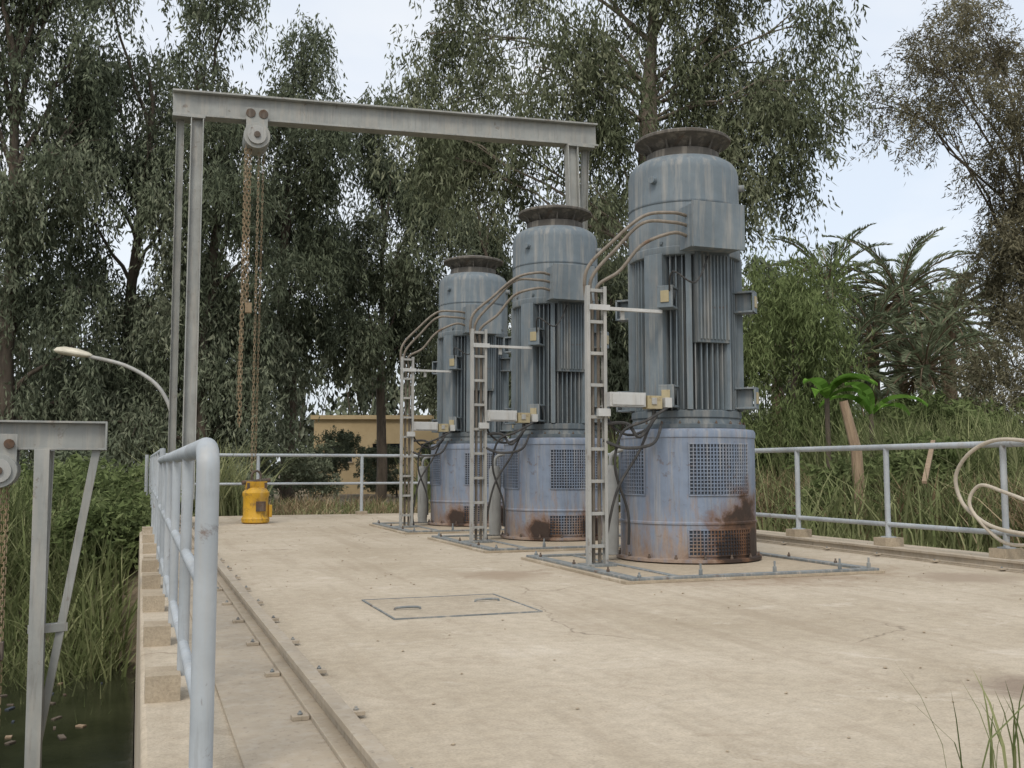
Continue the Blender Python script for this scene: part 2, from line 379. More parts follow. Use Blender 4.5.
def conduit_stand(loc,jit=0.):
    b=MB()
    sx,sy=-1.17,-.42; top=2.56
    for dx in(-.095,.095):
        b.beam((sx+dx,sy,.03),(sx+dx,sy,top),.008,.06,M_gal,up=(0,1,0))
        for dy in(-.028,.028): b.beam((sx+dx*.84,sy+dy,.03),(sx+dx*.84,sy+dy,top),.026,.006,M_gal,up=(0,1,0))
    z=.2
    while z<top: b.box((sx,sy,z),(.17,.035,.03),M_gal); z+=.29
    b.box((sx,sy,.035),(.30,.2,.02),M_plate)
    ends=((-.06,3.24,.0),(-.01,3.15,.05),(.05,3.05,-.03))
    for i,(dx,z0,w_) in enumerate(ends):
        k=.07*i; w_=w_+jit*(i-1)
        pth=smooth_path([(-.34,-.64,z0),(-.50,-.66,z0+.01),(-.76,-.60+.02*i,z0-.03-k*.3+w_),(-1.02+.03*i,-.50,z0-.26-k*.4+w_),(sx+dx-.03,sy-.0,2.70-k),(sx+dx,sy+.055,2.35)],7)
        pth+= [Vector((sx+dx,sy+.055,1.2)),Vector((sx+dx,sy+.055,.05))]
        b.tube(pth,.0165,M_cond,8)
    b.box((sx+.38,sy-.0,2.36),(.60,.04,.03),M_white)
    b.box((sx+.28,sy+.02,2.31),(.04,.02,.09),M_gal); b.box((sx+.02,sy-.045,2.36),(.2,.03,.05),M_white)
    b.box((sx+.27,sy-.05,1.52),(.36,.11,.13),M_white); b.box((sx+.27,sy-.112,1.52),(.32,.012,.10),M_white)
    b.box((sx+.05,sy-.05,1.40),(.12,.05,.07),M_white)
    b.box((sx+.54,sy-.06,1.50),(.15,.11,.12),M_yb); b.box((sx+.68,sy-.08,1.50),(.07,.08,.09),M_white)
    b.box((sx+.53,sy-.12,1.51),(.05,.012,.06),M_gal)
    b.tube(smooth_path([(sx+.54,sy-.08,1.43),(sx+.52,sy-.05,1.28),(sx+.3,sy-.03,1.2),(sx+.12,sy+.02,1.35),(sx+.05,sy,1.7)],5),.013,M_cable,6)
    b.tube(smooth_path([(-.5,-.52,1.45),(-.75,-.60,1.33),(-.95,-.5,1.22),(-1.0,-.45,.9),(-.85,-.4,.5),(-.82,-.35,.2)],6),.014,M_cable,6)
    b.tube(smooth_path([(-.6,-.5,1.38),(-.8,-.55,1.18),(-.9,-.5,1.3),(-1.08,-.42,1.3)],6),.017,M_cable,6)
    b.tube(smooth_path([(-.55,-.5,1.3),(-.7,-.62,1.12),(-.95,-.55,1.08),(-1.1,-.42,1.15)],6),.015,M_cable,6)
    b.tube(smooth_path([(-.6,-.48,1.42),(-.78,-.5,1.05),(-.98,-.45,.7),(-1.05,-.36,.25),(-1.02,-.3,.05)],6),.013,M_cable,6)
    b.tube(smooth_path([(-.45,-.50,2.52),(-.5,-.66,2.7),(-.3,-.72,2.6),(-.1,-.62,2.88)],6),.009,M_cable,6)
    return b.build('cable_conduit_stand',loc,bevel=.0015)
def plate(loc):
    b=MB()
    x0,x1,y0,y1=-1.44,.93,-1.58,.62
    b.box(((x0+x1)/2,(y0+y1)/2,.012),(x1-x0+.1,y1-y0+.1,.024),M_blk)
    for y in(y0,y1): b.box(((x0+x1)/2,y,.034),(x1-x0,.08,.020),M_plate)
    for x in(x0+.05,x1-.05): b.box((x,(y0+y1)/2,.035),(.10,y1-y0-.09,.020),M_plate)
    b.box((-.95,(y0+y1)/2,.0285),(.06,y1-y0-.1,.010),M_plate)
    for x in(-1.35,-.8,-.1,.55,.85):
        for y in(y0,y1): b.bolt((x,y,.044),.018,.09 if x>-.9 else .04,M_plate)
    for y in(-1.1,-.4,.4):
        for x in (x0+.05,x1-.05): b.bolt((x,y,.045),.016,.04,M_rustd)
    return b.build('pump_base_plate',loc,bevel=.003)
for (x,y,mm,jt) in((5.05,8.75,M_base_n,.0),(4.95,11.85,M_base,.03),(4.9,15.1,M_base,-.02)):
    pump((x,y,.036),mm); conduit_stand((x,y,.0),jt); plate((x,y,0))

# ---------------------------------------------------------------- big gantry
g=MB()
GL=6.5
g.ibeam((-.28,0,6.70),(GL+.5,0,6.90),.24,.42,.03,M_gantry)
for x,zt,sd_ in((.10,6.495,-1),(GL,6.67,1)):
    g.ibeam((x,-.06,zt),(x,-.5,.42),.20,.20,.018,M_gantry,up=(1,0,0))
    xo=x+sd_*(.26 if sd_<0 else .32)
    g.ibeam((xo,.05,zt),(xo,.6,.42),.10,.12,.012,M_gantry,up=(1,0,0))
    g.box(((x+xo)/2,0,zt-.02),(.5,.34,.04),M_gantry)
    g.beam((x,-.95,.36),(x,.95,.36),.16,.18,M_gantry); g.beam((xo,.55,.40),(x,.55,.40),.08,.08,M_gantry)
    for sy in(-.75,.75): g.tube([(x-.06,sy,.235),(x+.06,sy,.235)],.115,M_rustd,20)
tx=1.02
for sy in(-.16,.16):
    g.box((tx,sy,6.50),(.34,.02,.42),M_gantry)
    for dx in(-.1,.1): g.tube([(tx+dx,sy*.55,6.62),(tx+dx,sy*1.15,6.62)],.075,M_rustd,18)
g.tube([(tx,-.24,6.24),(tx,.2,6.24)],.21,M_gantry,28)
g.tube([(tx,-.28,6.24),(tx,-.24,6.24)],.15,M_gal,24); g.tube([(tx,-.31,6.24),(tx,-.28,6.24)],.05,M_rustd,12)
g.chain((tx-.16,-.1,6.1),(tx-.17,-.1,1.55),M_chain,t=.012); g.chain((tx-.10,-.1,6.1),(tx-.10,-.1,3.5),M_chain,t=.012)
g.chain((tx-.13,-.02,6.1),(tx-.20,-.02,2.0),M_chain,t=.008,w=.03)
g.chain((tx+.05,.0,6.1),(tx+.04,0.,.86),M_chain,t=.008,w=.03); g.chain((tx+.13,.1,6.1),(tx+.10,.1,1.0),M_chain,t=.007,w=.026)
g.box((tx-.07,-.08,3.45),(.10,.1,.16),M_chain)
g.build('gantry_crane',(.62,16.6,0),R(-2.5),bevel=.003)
y=MB()
y.lathe([(.18,.0),(.22,.02),(.225,.08),(.20,.12),(.20,.42),(.215,.45),(.215,.5),(.17,.56),(.12,.58)],(0,0,0),M_yel,28)
y.box((0,0,.62),(.36,.07,.12),M_yel)
for sx in(-.15,.15): y.box((sx,0,.52),(.04,.12,.28),M_rustd)
y.tube([(-.24,-.0,.66),(.24,0,.70)],.035,M_rustd,12)
y.tube([(.08*math.cos(t),0,.76+.09*math.sin(t)) for t in np.linspace(0,2*math.pi,18)],.02,M_rustd,8,False)
y.box((0,-.21,.28),(.16,.03,.16),M_rustd)
y.box((.2,-.08,.2),(.05,.12,.2),M_yel)
y.build('chain_hoist_block',(1.80,17.0,.0),.3,bevel=.004)

# ---------------------------------------------------------------- small intake gantry (left)
g=MB(); Y0=8.07
g.ibeam((-.24,Y0,1.135),(-4.6,Y0,1.135),.14,.21,.015,M_gantry)
g.box((-.235,Y0,1.135),(.012,.14,.21),M_gantry)
g.ibeam((-.66,Y0-.01,1.03),(-.62,Y0-.2,-2.6),.10,.13,.012,M_gantry,up=(0,1,0))
g.beam((-.30,Y0+.0,1.03),(-.86,Y0-.0,-2.6),.055,.07,M_gantry,up=(0,1,0))
g.beam((-.62,Y0+.12,1.03),(-.70,Y0+.5,-2.6),.055,.07,M_gantry,up=(0,1,0))
g.beam((-.70,Y0-.09,-.24),(-.46,Y0-.0,-.24),.06,.06,M_gantry)
g.ibeam((-3.9,Y0,1.03),(-3.9,Y0-.2,-2.6),.10,.13,.012,M_gantry,up=(0,1,0))
for sy in(-.09,.09):
    g.box((-.93,Y0+sy,1.01),(.22,.012,.26),M_gantry)
g.tube([(-.93,Y0-.13,.88),(-.93,Y0+.12,.88)],.12,M_gantry,24); g.tube([(-.93,Y0-.15,.88),(-.93,Y0-.13,.88)],.085,M_gal,20); g.tube([(-.93,Y0-.165,.88),(-.93,Y0-.15,.88)],.03,M_rustd,12)
for dx in(-.06,.06): g.tube([(-.93+dx,Y0-.125,1.07),(-.93+dx,Y0-.06,1.07)],.035,M_rustd,14)
for dx in(-.05,-.01,.03): g.chain((-.91+dx,Y0-.03,.83),(-.91+dx,Y0-.03,-1.5),M_chain,.05,.026,.007)
g.box((-.91,Y0-.05,-.38),(.1,.08,.12),M_rustd); g.tube([(-1.3,Y0-.1,-.4),(-.88,Y0-.1,-.4)],.02,M_gal,8)
g.build('intake_hoist_frame',bevel=.002)

# ---------------------------------------------------------------- railings
r=MB(); X0=.185; yp=[3.02,4.3,5.6,6.9,8.2,9.5]
r.tube(smooth_path([(X0,3.02,0),(X0,3.02,.5),(X0,3.02,.86),(X0,3.035,.925),(X0,3.09,.955),(X0,3.2,.958)],5)+[Vector((X0,9.5,.968))],.0325,M_rail,18)
for z,rr in((.56,.02),(.20,.02)): r.tube([(X0,3.04,z),(X0,9.5,z)],rr,M_rail,12)
for q in yp[1:]:
    r.tube([(X0,q,.08),(X0,q,.95)],.022,M_rail,12)
    r.box((X0-.075,q,.05),(.13,.2,.1),M_blk)
r.box((X0,3.02,.006),(.16,.16,.012),M_rail)
r.build('pipe_railing',bevel=.0)
r=MB()
r.tube([(.2,9.9,1.06),(.2,19.55,1.10)],.024,M_rail,12); r.tube([(.2,9.9,.58),(.2,19.55,.58)],.02,M_rail,12)
for q in np.arange(9.9,19.6,1.6):
    r.tube([(.2,q,0),(.2,q,1.08)],.026,M_rail,12); r.box((.13,q,.05),(.14,.2,.1),M_blk)
r.build('pipe_railing')
r=MB()
for z,rr in((1.14,.03),(.60,.024)): r.tube([(.25,19.62,z),(8.2,19.62,z)],rr,M_rail,12)
for q in np.arange(.25,8.3,1.98): r.tube([(q-.12,19.62,0),(q-.12,19.62,1.14)],.032,M_rail,12); r.box((q-.12,19.62,.03),(.2,.2,.06),M_blk)
r.build('pipe_railing')
r=MB(); XR=8.15
r.tube([(XR,4.2,1.14),(XR,19.3,1.14)],.034,M_rail,14); r.tube([(XR,4.2,.25),(XR,19.3,.25)],.028,M_rail,12)
for q in np.arange(4.45,19.3,1.7):
    r.tube([(XR,q,.05),(XR,q,1.14)],.032,M_rail,14); r.box((XR,q,.05),(.26,.2,.1),M_blk)
    r.box((XR,q,.106),(.12,.12,.012),M_rail)
r.build('pipe_railing')
r=MB()
r.tube(smooth_path([(8.15,7.1,.9),(8.1,7.35,1.12),(8.05,7.8,1.18),(8.03,8.15,1.06),(8.02,8.35,.82),(8.03,8.3,.56),(8.03,8.1,.40),(8.0,7.8,.30),(7.95,7.2,.24),(7.9,6.2,.06),(7.85,5.2,.03)],8),.02,M_hose,10)
r.tube(smooth_path([(8.1,7.25,.3),(8.03,7.3,.85),(8.1,7.45,1.2),(8.22,7.5,1.0),(8.25,7.4,.4)],8),.02,M_hose,10)
r.tube(smooth_path([(8.06,7.45,.16),(8.03,7.8,.18),(8.0,8.15,.5),(8.03,8.05,.72),(8.0,7.7,.66),(7.98,7.3,.55)],8),.018,M_hose,10)
r.build('rubber_hose')
# street lamp
x0,y0=site(28,-9.4); ex,ey=site(28,-12.0); lm=MB()
dx,dy=(ex-x0)/2.6,(ey-y0)/2.6
def q(s,z): return (x0+dx*s,y0+dy*s,z)
lm.tube(smooth_path([q(0,-.4),q(0,1.2),q(.0,2.1),q(.18,2.75),q(.6,3.3),q(1.4,3.75),q(2.4,4.0)],7),[.075]*12+[.055]*31,M_gal,12)
a=math.atan2(dy,dx); Mh=Matrix.Rotation(a,3,'Z')@Matrix.Rotation(R(-9),3,'Y')
c0=Vector(q(2.85,4.09))
vs=[];fs=[];n=16;prof=[(-.55,.06,.05),(-.42,.12,.10),(-.1,.18,.15),(.25,.19,.15),(.45,.13,.10),(.54,.03,.02)]
for (t,wy,wz) in prof:
    for i in range(n):
        an=2*math.pi*i/n; zz=math.sin(an)*wz; zz=zz if zz>0 else zz*.6
        vs.append(c0+Mh@Vector((t,math.cos(an)*wy,zz)))
for j in range(len(prof)-1):
    for i in range(n):
        k=(i+1)%n; fs.append((j*n+i,j*n+k,(j+1)*n+k,(j+1)*n+i))
fs.append(tuple(range(n))); fs.append(tuple(range((len(prof)-1)*n,len(prof)*n)))
lm.add(vs,fs,M_glass)
lm.build('street_lamp')
r=MB(); r.tube([(11.1,13.6,-.5),(11.05,13.65,1.2),(10.9,13.75,2.0)],[.10,.09,.07],M_wood,8); r.build('wooden_post')
r=MB(); r.beam((10.2,11.2,.7),(12.6,13.6,1.35),.07,.04,M_wood); r.build('wooden_plank')

# ---------------------------------------------------------------- building
bx,by=site(50,-6.2)
b=MB(); W,Dp,Hh=7.2,8,3.7; az=math.atan2(-.3453,.9385)
nw=3; ww=1.4; z0w,z1w=1.6,2.5
step=W/nw
b.box((0,.15,z0w/2),(W,.3,z0w),M_plas); b.box((0,.15,(z1w+Hh)/2),(W,.3,Hh-z1w),M_plas)
for i in range(nw+1):
    xx=-W/2+i*step; x_a=max(-W/2,xx-(step-ww)/2); x_b=min(W/2,xx+(step-ww)/2)
    b.box(((x_a+x_b)/2,.15,(z0w+z1w)/2),(x_b-x_a,.3,z1w-z0w),M_plas)
for i in range(nw):
    xx=-W/2+(i+.5)*step
    b.box((xx,.24,(z0w+z1w)/2),(ww,.02,z1w-z0w),M_dark)
    b.box((xx,.2,(z0w+z1w)/2),(.05,.05,z1w-z0w),M_wood)
    b.box((xx,-.02,z0w-.03),(ww+.15,.1,.06),M_blk)
b.box((0,Dp+.15,Hh/2),(W,.3,Hh),M_plas)
for sx in(-1,1): b.box((sx*(W/2-.15),Dp/2+.15,Hh/2),(.3,Dp-.31,Hh),M_plas)
b.box((0,Dp/2+.15,Hh+.1),(W+.3,Dp+.6,.2),M_plas)
b.build('ochre_building',(bx,by,-.4),az)

# ---------------------------------------------------------------- foliage engine
def quads_object(name,V,mat_idx,tint,mats,F=None):
    me=bpy.data.meshes.new(name); nv=len(V)
    if F is None: F=np.arange(nv)
    F=np.asarray(F,dtype=np.int32).ravel(); nf=len(F)//4
    me.vertices.add(nv); me.vertices.foreach_set('co',np.asarray(V,dtype=np.float32).ravel())
    me.loops.add(len(F)); me.loops.foreach_set('vertex_index',F)
    me.polygons.add(nf); me.polygons.foreach_set('loop_start',np.arange(0,4*nf,4,dtype=np.int32))
    me.update(calc_edges=True)
    for m in mats: me.materials.append(m)
    me.polygons.foreach_set('material_index',np.asarray(mat_idx,dtype=np.int32))
    a=me.attributes.new('tint','FLOAT','FACE'); a.data.foreach_set('value',np.asarray(tint,dtype=np.float32))
    me.polygons.foreach_set('use_smooth',(np.asarray(mat_idx)>0).tolist())
    me.update()
    ob=bpy.data.objects.new(name,me); S.collection.objects.link(ob); return ob
def leaves(P,D,L,Wd):
    n=len(P); s=rng.normal(size=(n,3)); s-= (s*D).sum(1,keepdims=True)*D; s/=np.linalg.norm(s,axis=1,keepdims=True)+1e-9
    L=L[:,None];Wd=Wd[:,None]
    nrm=np.cross(D,s); bend=nrm*L*rng.uniform(-.12,.12,(n,1))
    return np.stack([P,P+D*L*.45+s*Wd/2+bend,P+D*L,P+D*L*.45-s*Wd/2+bend],1).reshape(-1,3)
def tubes_np(paths):
    Vs=[];Fs=[];o=0;n=7
    for path,rad in paths:
        P=np.asarray(path,float); k=len(P)
        T=np.gradient(P,axis=0); T/=np.linalg.norm(T,axis=1,keepdims=True)+1e-9
        ref=np.array([.3,.9,.1]); x=np.cross(T,ref); x/=np.linalg.norm(x,axis=1,keepdims=True)+1e-9; y=np.cross(T,x)
        a=np.linspace(0,2*np.pi,n,endpoint=False)
        ring=P[:,None]+(x[:,None]*np.cos(a)[None,:,None]+y[:,None]*np.sin(a)[None,:,None])*np.asarray(rad)[:,None,None]
        Vs.append(ring.reshape(-1,3))
        i=np.arange(k-1)[:,None]*n; j=np.arange(n)[None]; jj=(j+1)%n
        Fs.append((np.stack([i+j,i+jj,i+n+jj,i+n+j],-1)+o).reshape(-1,4)); o+=k*n
    return np.concatenate(Vs),np.concatenate(Fs)
def wpath(a,b,k=7,wob=.06,sag=0.):
    a=np.array(a,float);b=np.array(b,float);t=np.linspace(0,1,k)[:,None]; L=np.linalg.norm(b-a)
    w=np.cumsum(rng.normal(size=(k,3)),0)*wob*L*.25; w=w-w[0]-(w[-1]-w[0])*t
    P=a+(b-a)*t+w; P[:,2]+=sag*L*4*(t*(1-t))[:,0]; return P
def tree(name,D,Lt,clusters,lm,bm,nstr=1500,nl=34,ll=(.2,.34),lw=.062,sl=(.5,1.9),tr=.35,fork=.35,trunk_lean=0.,sub=1.1,up=0.,tb=0.,spread=.45,field=False,limb=1.,curtain=.0):
    bx,by=site(D,Lt); gz=float(height(bx,by))-.3
    base=np.array([bx,by,gz])
    sd=np.array([.9385,-.3453,0]);fd=np.array([.3453,.9385,0])
    vol=np.array([c[3]*c[4]*c[5] for c in clusters])**.75; share=vol/vol.sum()
    paths=[];P=[];DD=[];T=[]
    zmax=max(c[2] for c in clusters)
    fz=gz+(zmax-gz)*fork
    top=base+sd*(trunk_lean*(fz-gz)); top=np.array([top[0],top[1],fz])
    tp=wpath(base,top,9,.04)
    main=wpath(tp[-1],top+np.array([0,0,(zmax-fz)*.75])+sd*rng.uniform(-.5,.5),8,.07)
    if not field:
        paths.append((tp,np.linspace(tr*1.2,tr*.8,9))); paths.append((main,np.linspace(tr*.8,tr*.2,8)))
    for c,sh in zip(clusters,share):
        cc=base+sd*c[0]+fd*c[1]; cc=np.array([cc[0],cc[1],c[2]])
        kk=int(np.clip((c[2]-c[5]*.5-fz)/max(zmax-fz,.1)*.75*7,0,6)); st=main[kk]
        if c[2]<fz:
            zz=gz+(c[2]-gz)*.7; st=base+(top-base)*((zz-gz)/(fz-gz))
        if field: st=np.array([cc[0]+rng.uniform(-.4,.4),cc[1],gz])
        lp=wpath(st,cc,8,.08,0 if field else .06); lr=limb*tr*np.linspace(.40,.10,8)*(.6+.4*min(1,c[3]/2)); paths.append((lp,lr))
        ns=max(3,int(nstr*sh)); nsub=max(4,int((c[3]*c[4]*c[5])**.6*2.2/sub))
        u=rng.normal(size=(nsub,3)); u/=np.linalg.norm(u,axis=1,keepdims=True); u*=rng.uniform(.25,1,(nsub,1))**.5
        sc=cc+sd*(u[:,:1]*c[3])+fd*(u[:,1:2]*c[4]); sc[:,2]=c[2]+u[:,2]*c[5]
        for q in sc:
            paths.append((wpath(lp[rng.integers(4,8)],q,6,.08,.05),limb*tr*np.linspace(.12,.025,6)))
        ct=rng.uniform(0,1,nsub)
        which=rng.integers(0,nsub,ns)
        tips=sc[which]+rng.normal(size=(ns,3))*spread*np.array([sub,sub,sub*.75])
        sl_=rng.uniform(sl[0],sl[1],ns)
        if curtain: sl_=sl_*(1+curtain*(ct[which]>.6))
        dr=rng.normal(size=(ns,3))*.28; dr[:,2]=-1+up*2*rng.uniform(.4,1,ns)
        if up>0: dr[:,:2]*=2.2
        dr/=np.linalg.norm(dr,axis=1,keepdims=True)
        m=nl
        t=rng.uniform(0,1,(ns,m))
        pos=tips[:,None]+dr[:,None]*(t*sl_[:,None])[...,None]+rng.normal(size=(ns,m,3))*.10*sub
        ld=dr[:,None]*.7+rng.normal(size=(ns,m,3))*.55
        if up<=0: ld[...,2]-=.5
        ld/=np.linalg.norm(ld,axis=2,keepdims=True)
        P.append(pos.reshape(-1,3)); DD.append(ld.reshape(-1,3))
        tt=(ct[which]*.45+rng.uniform(0,.2,ns))[:,None]+rng.uniform(0,.35,(ns,m))+tb
        T.append(np.clip(tt,0,1).ravel())
    P=np.concatenate(P);DD=np.concatenate(DD);T=np.concatenate(T);n=len(P)
    LV=leaves(P,DD,rng.uniform(ll[0],ll[1],n),lw*rng.uniform(.7,1.3,n))
    TV,TF=tubes_np(paths)
    V=np.concatenate([LV,TV]); F=np.concatenate([np.arange(4*n).reshape(-1,4),TF+4*n])
    mi=np.concatenate([np.zeros(n),np.ones(len(TF))]); tint=np.concatenate([T,np.zeros(len(TF))])
    return quads_object(name,V,mi,tint,[lm,bm],F)
def elev(v,D): return .9+D*math.tan(math.atan((384-v)/1010)+R(4.75))
def rows(D,L0,tab,stepu=48,stepv=52,drop=.14,fw=1.6):
    out=[]; v=tab[0][0]
    while v<=tab[-1][0]:
        for a,b in zip(tab[:-1],tab[1:]):
            if a[0]<=v<=b[0]:
                t=(v-a[0])/(b[0]-a[0]+1e-6); ua=a[1]+(b[1]-a[1])*t; ub=a[2]+(b[2]-a[2])*t; break
        k=max(1,int(round((ub-ua)/stepu)))
        for i in range(k):
            if rng.random()<drop: continue
            u=ua+(i+.5)*(ub-ua)/k+rng.uniform(-10,10)
            s=rng.uniform(.72,1.12)
            out.append(((u-512)/1010*D-L0,rng.uniform(-fw,fw),elev(v+rng.uniform(-12,12),D)+.4,stepu/1010*D*.62*s,1.3,stepv/1010*D*.55*s))
        v+=stepv
    return out
E='eucalyptus_tree'
K=dict(nl=28,ll=(.15,.31),lw=.066,sl=(.5,2.0),sub=1.0,curtain=.6)
tree(E,31,-15.6,rows(31,-15.6,[(-70,-70,70),(60,-70,75),(200,-60,90),(440,-60,90)]),L_euc,M_barkd,1900,tr=.3,**K)
tree(E,35,-13.4,rows(35,-13.4,[(5,85,120),(70,60,160),(200,60,190),(440,70,200)]),L_euc,M_barkd,1600,tr=.25,tb=-.05,**K)
tree(E,33,-10.2,rows(33,-10.2,[(10,185,215),(60,165,230),(160,150,250),(290,150,275),(440,120,260)]),L_euc,M_barkd,1700,tr=.25,tb=.06,**K)
tree(E,38,-8.4,rows(38,-8.4,[(65,270,310),(120,240,345),(210,235,370),(320,235,340),(435,230,325)]),L_euc,M_barkd,1600,tr=.25,**K)
tree(E,40,-5.2,rows(40,-5.2,[(130,360,410),(180,345,450),(300,335,450),(385,325,440)]),L_euc,M_barkd,1300,tr=.2,tb=-.05,**K)
tree(E,41,-1.2,rows(41,-1.2,[(160,430,500),(220,430,495),(300,420,520),(400,430,530)]),L_euc,M_barkd,1000,tr=.25,**K)
tree(E,42,3.2,rows(42,3.2,[(210,560,640),(300,540,680),(420,520,700)]),L_euc,M_barkd,900,tr=.25,**K)
cen=[]
for (u,v,rs,rz) in ((425,40,.9,1.1),(435,110,.8,1.3),(420,150,.5,.8),(480,50,1.0,1.2),(495,140,.9,1.1),(455,175,.7,.9),(535,100,.9,1.2),(560,45,.9,1.0),(600,85,.8,1.0),(605,160,.8,1.0),(590,125,.7,.9),(650,0,1.0,.9),
     (620,30,.7,.8),(690,60,1.0,1.1),(720,110,.9,1.),(740,30,1.1,1.1),(750,120,1.0,1.2),(790,60,1.0,1.3),(800,110,.7,1.3),(785,165,.6,1.0),(740,180,.9,.9),(700,150,.8,.9),(590,210,.8,.9),(808,50,.6,1.0),(520,170,.6,.8),
     (450,-40,1.3,1.2),(520,-50,1.3,1.2),(640,-60,1.4,1.4),(710,-50,1.5,1.3),(775,-40,1.3,1.3)):
    cen.append(((u-512)/1010*26.5-3.6,rng.uniform(-1.6,1.2),elev(v,26)+.45,rs,1.2,rz*.8))
tree(E,26,3.6,cen,L_cen,M_bark,2800,30,ll=(.13,.26),lw=.048,sl=(.7,2.4),tr=.31,fork=.66,sub=.8,spread=.42,tb=.02,limb=.55,curtain=.5)
rt=[]
for (u,v,rs,rz) in ((1010,20,1.3,1.2),(960,35,.9,.7),(915,50,.6,.4),(890,85,.6,.4),(905,125,.5,.4),(950,100,.8,.6),(1000,100,1.1,1.0),(990,170,.9,.8),(1025,200,1.2,1.1),
      (1005,240,1.0,1.0),(995,290,.8,1.0),(975,350,.8,1.0),(1010,320,1.2,1.2),(970,400,.8,.8),(1005,400,1.2,1.1),(980,440,.9,.7),(1020,280,1.1,1.2),(1050,100,1.4,1.4),(1060,250,1.5,1.8),(1060,380,1.5,1.5)):
    rt.append(((u-512)/1010*28.5-14.6,rng.uniform(-1.2,1.2),elev(v,28),rs,1.1,rz))
tree('tamarisk_tree',28,14.6,rt,L_cas,M_barkd,3000,28,ll=(.10,.24),lw=.034,sl=(.4,1.4),tr=.22,fork=.25,sub=.7,up=.12,spread=.5,limb=.7)
tree('willow_tree',23,6.4,[(0,0,4.6,1.0,1,1.2),(-.6,.3,3.4,1.0,1,1.2),(.6,0,3.2,.9,1,1.2),(.2,0,1.6,1.2,1,1.2),(-1,0,1.2,1,1,1),(1.2,0,1.4,.8,.8,.8),(.3,.2,5.4,.6,.6,.6)],L_wil,M_barkd,1200,28,ll=(.12,.24),lw=.036,sl=(.4,1.4),tr=.12,sub=.8)
tree('willow_tree',30,3.0,[(0,0,6,1.5,1.5,2),(-1,0,3,1.5,1.5,1.8),(1.2,0,3,1.5,1.5,1.6)],L_euc,M_barkd,700,28,sl=(.4,1.4),tr=.15,lw=.07)
cl=[]
for i in range(60):
    s=-48+i*1.75; top=11.5+2.2*math.sin(i*.9)+1.2*math.sin(i*2.3)
    if s>20: top=min(top,6.5+1.0*math.sin(i*1.3))
    for z in (1.5,4.5,7.5,10.5,13):
        if z<top: cl.append((s+rng.uniform(-1,1),rng.uniform(-2,2),z,2.0,1.8,1.8))
tree('distant_trees',66,0,cl,L_far,M_barkd,3600,22,ll=(.4,.75),lw=.28,sl=(.5,1.8),tr=.12,sub=1.5,tb=.0,fork=.3,field=True)

# ---------------------------------------------------------------- palms
def palm(D,Lt,zt,fl,nf=36,name='date_palm'):
    bx,by=site(D,Lt); gz=float(height(bx,by)); c=np.array([bx,by,zt])
    tp=wpath((bx,by,gz-.3),(bx,by,zt),14,.01); rad=.24+.03*np.cos(np.arange(14)*3.)
    paths=[(tp,rad)];P=[];DD=[];LL=[];T=[]
    for i in range(nf):
        az=i*2.399+rng.uniform(-.2,.2); el=R(80)-R(125)*(i/nf)**.9+rng.uniform(-.1,.1); L=fl*rng.uniform(.85,1.1)
        n=14; pts=[c.copy()]; e=el; h=np.array([math.cos(az),math.sin(az),0])
        for k in range(n):
            pts.append(pts[-1]+(h*math.cos(e)+np.array([0,0,math.sin(e)]))*L/n); e-=R(5.2)*(.5+k/n)
        pts=np.array(pts); paths.append((pts,np.linspace(.045,.012,n+1)))
        m=44; t=np.linspace(.12,1,m); f=t*n; k=np.minimum(f.astype(int),n-1); pos=pts[k]+(pts[k+1]-pts[k])*(f-k)[:,None]
        tan=pts[k+1]-pts[k]; tan/=np.linalg.norm(tan,axis=1,keepdims=True); side=np.cross(tan,[0,0,1]); side/=np.linalg.norm(side,axis=1,keepdims=True)+1e-6
        for sg in(-1,1):
            d=tan*.95+side*sg*.6+np.array([0,0,.15])+rng.normal(size=(m,3))*.07; d/=np.linalg.norm(d,axis=1,keepdims=True)
            P.append(pos);DD.append(d);LL.append(.48*np.sin(np.clip(t*1.05,0,1)*np.pi*.85+.25)+.12)
            T.append(np.full(m,0. if el<R(-32) else .35+rng.uniform(0,.5))+rng.uniform(0,.1,m))
    P=np.concatenate(P);DD=np.concatenate(DD);LL=np.concatenate(LL);T=np.concatenate(T);n=len(P)
    LV=leaves(P,DD,LL,np.full(n,.06)); TV,TF=tubes_np(paths)
    V=np.concatenate([LV,TV]);F=np.concatenate([np.arange(4*n).reshape(-1,4),TF+4*n])
    quads_object(name,V,np.concatenate([np.zeros(n),np.ones(len(TF))]),np.concatenate([T,np.zeros(len(TF))]),[L_palm,M_pbark],F)
palm(42,16.3,8.0,4.0,44); palm(45,14.3,9.0,3.6); palm(44,19.2,7.0,3.6); palm(50,21.5,8.2,4.0); palm(47,12.4,7.6,3.6); palm(38,15.6,4.6,3.2); palm(38,12.6,4.6,3.2); palm(40,14.4,6.2,3.2)

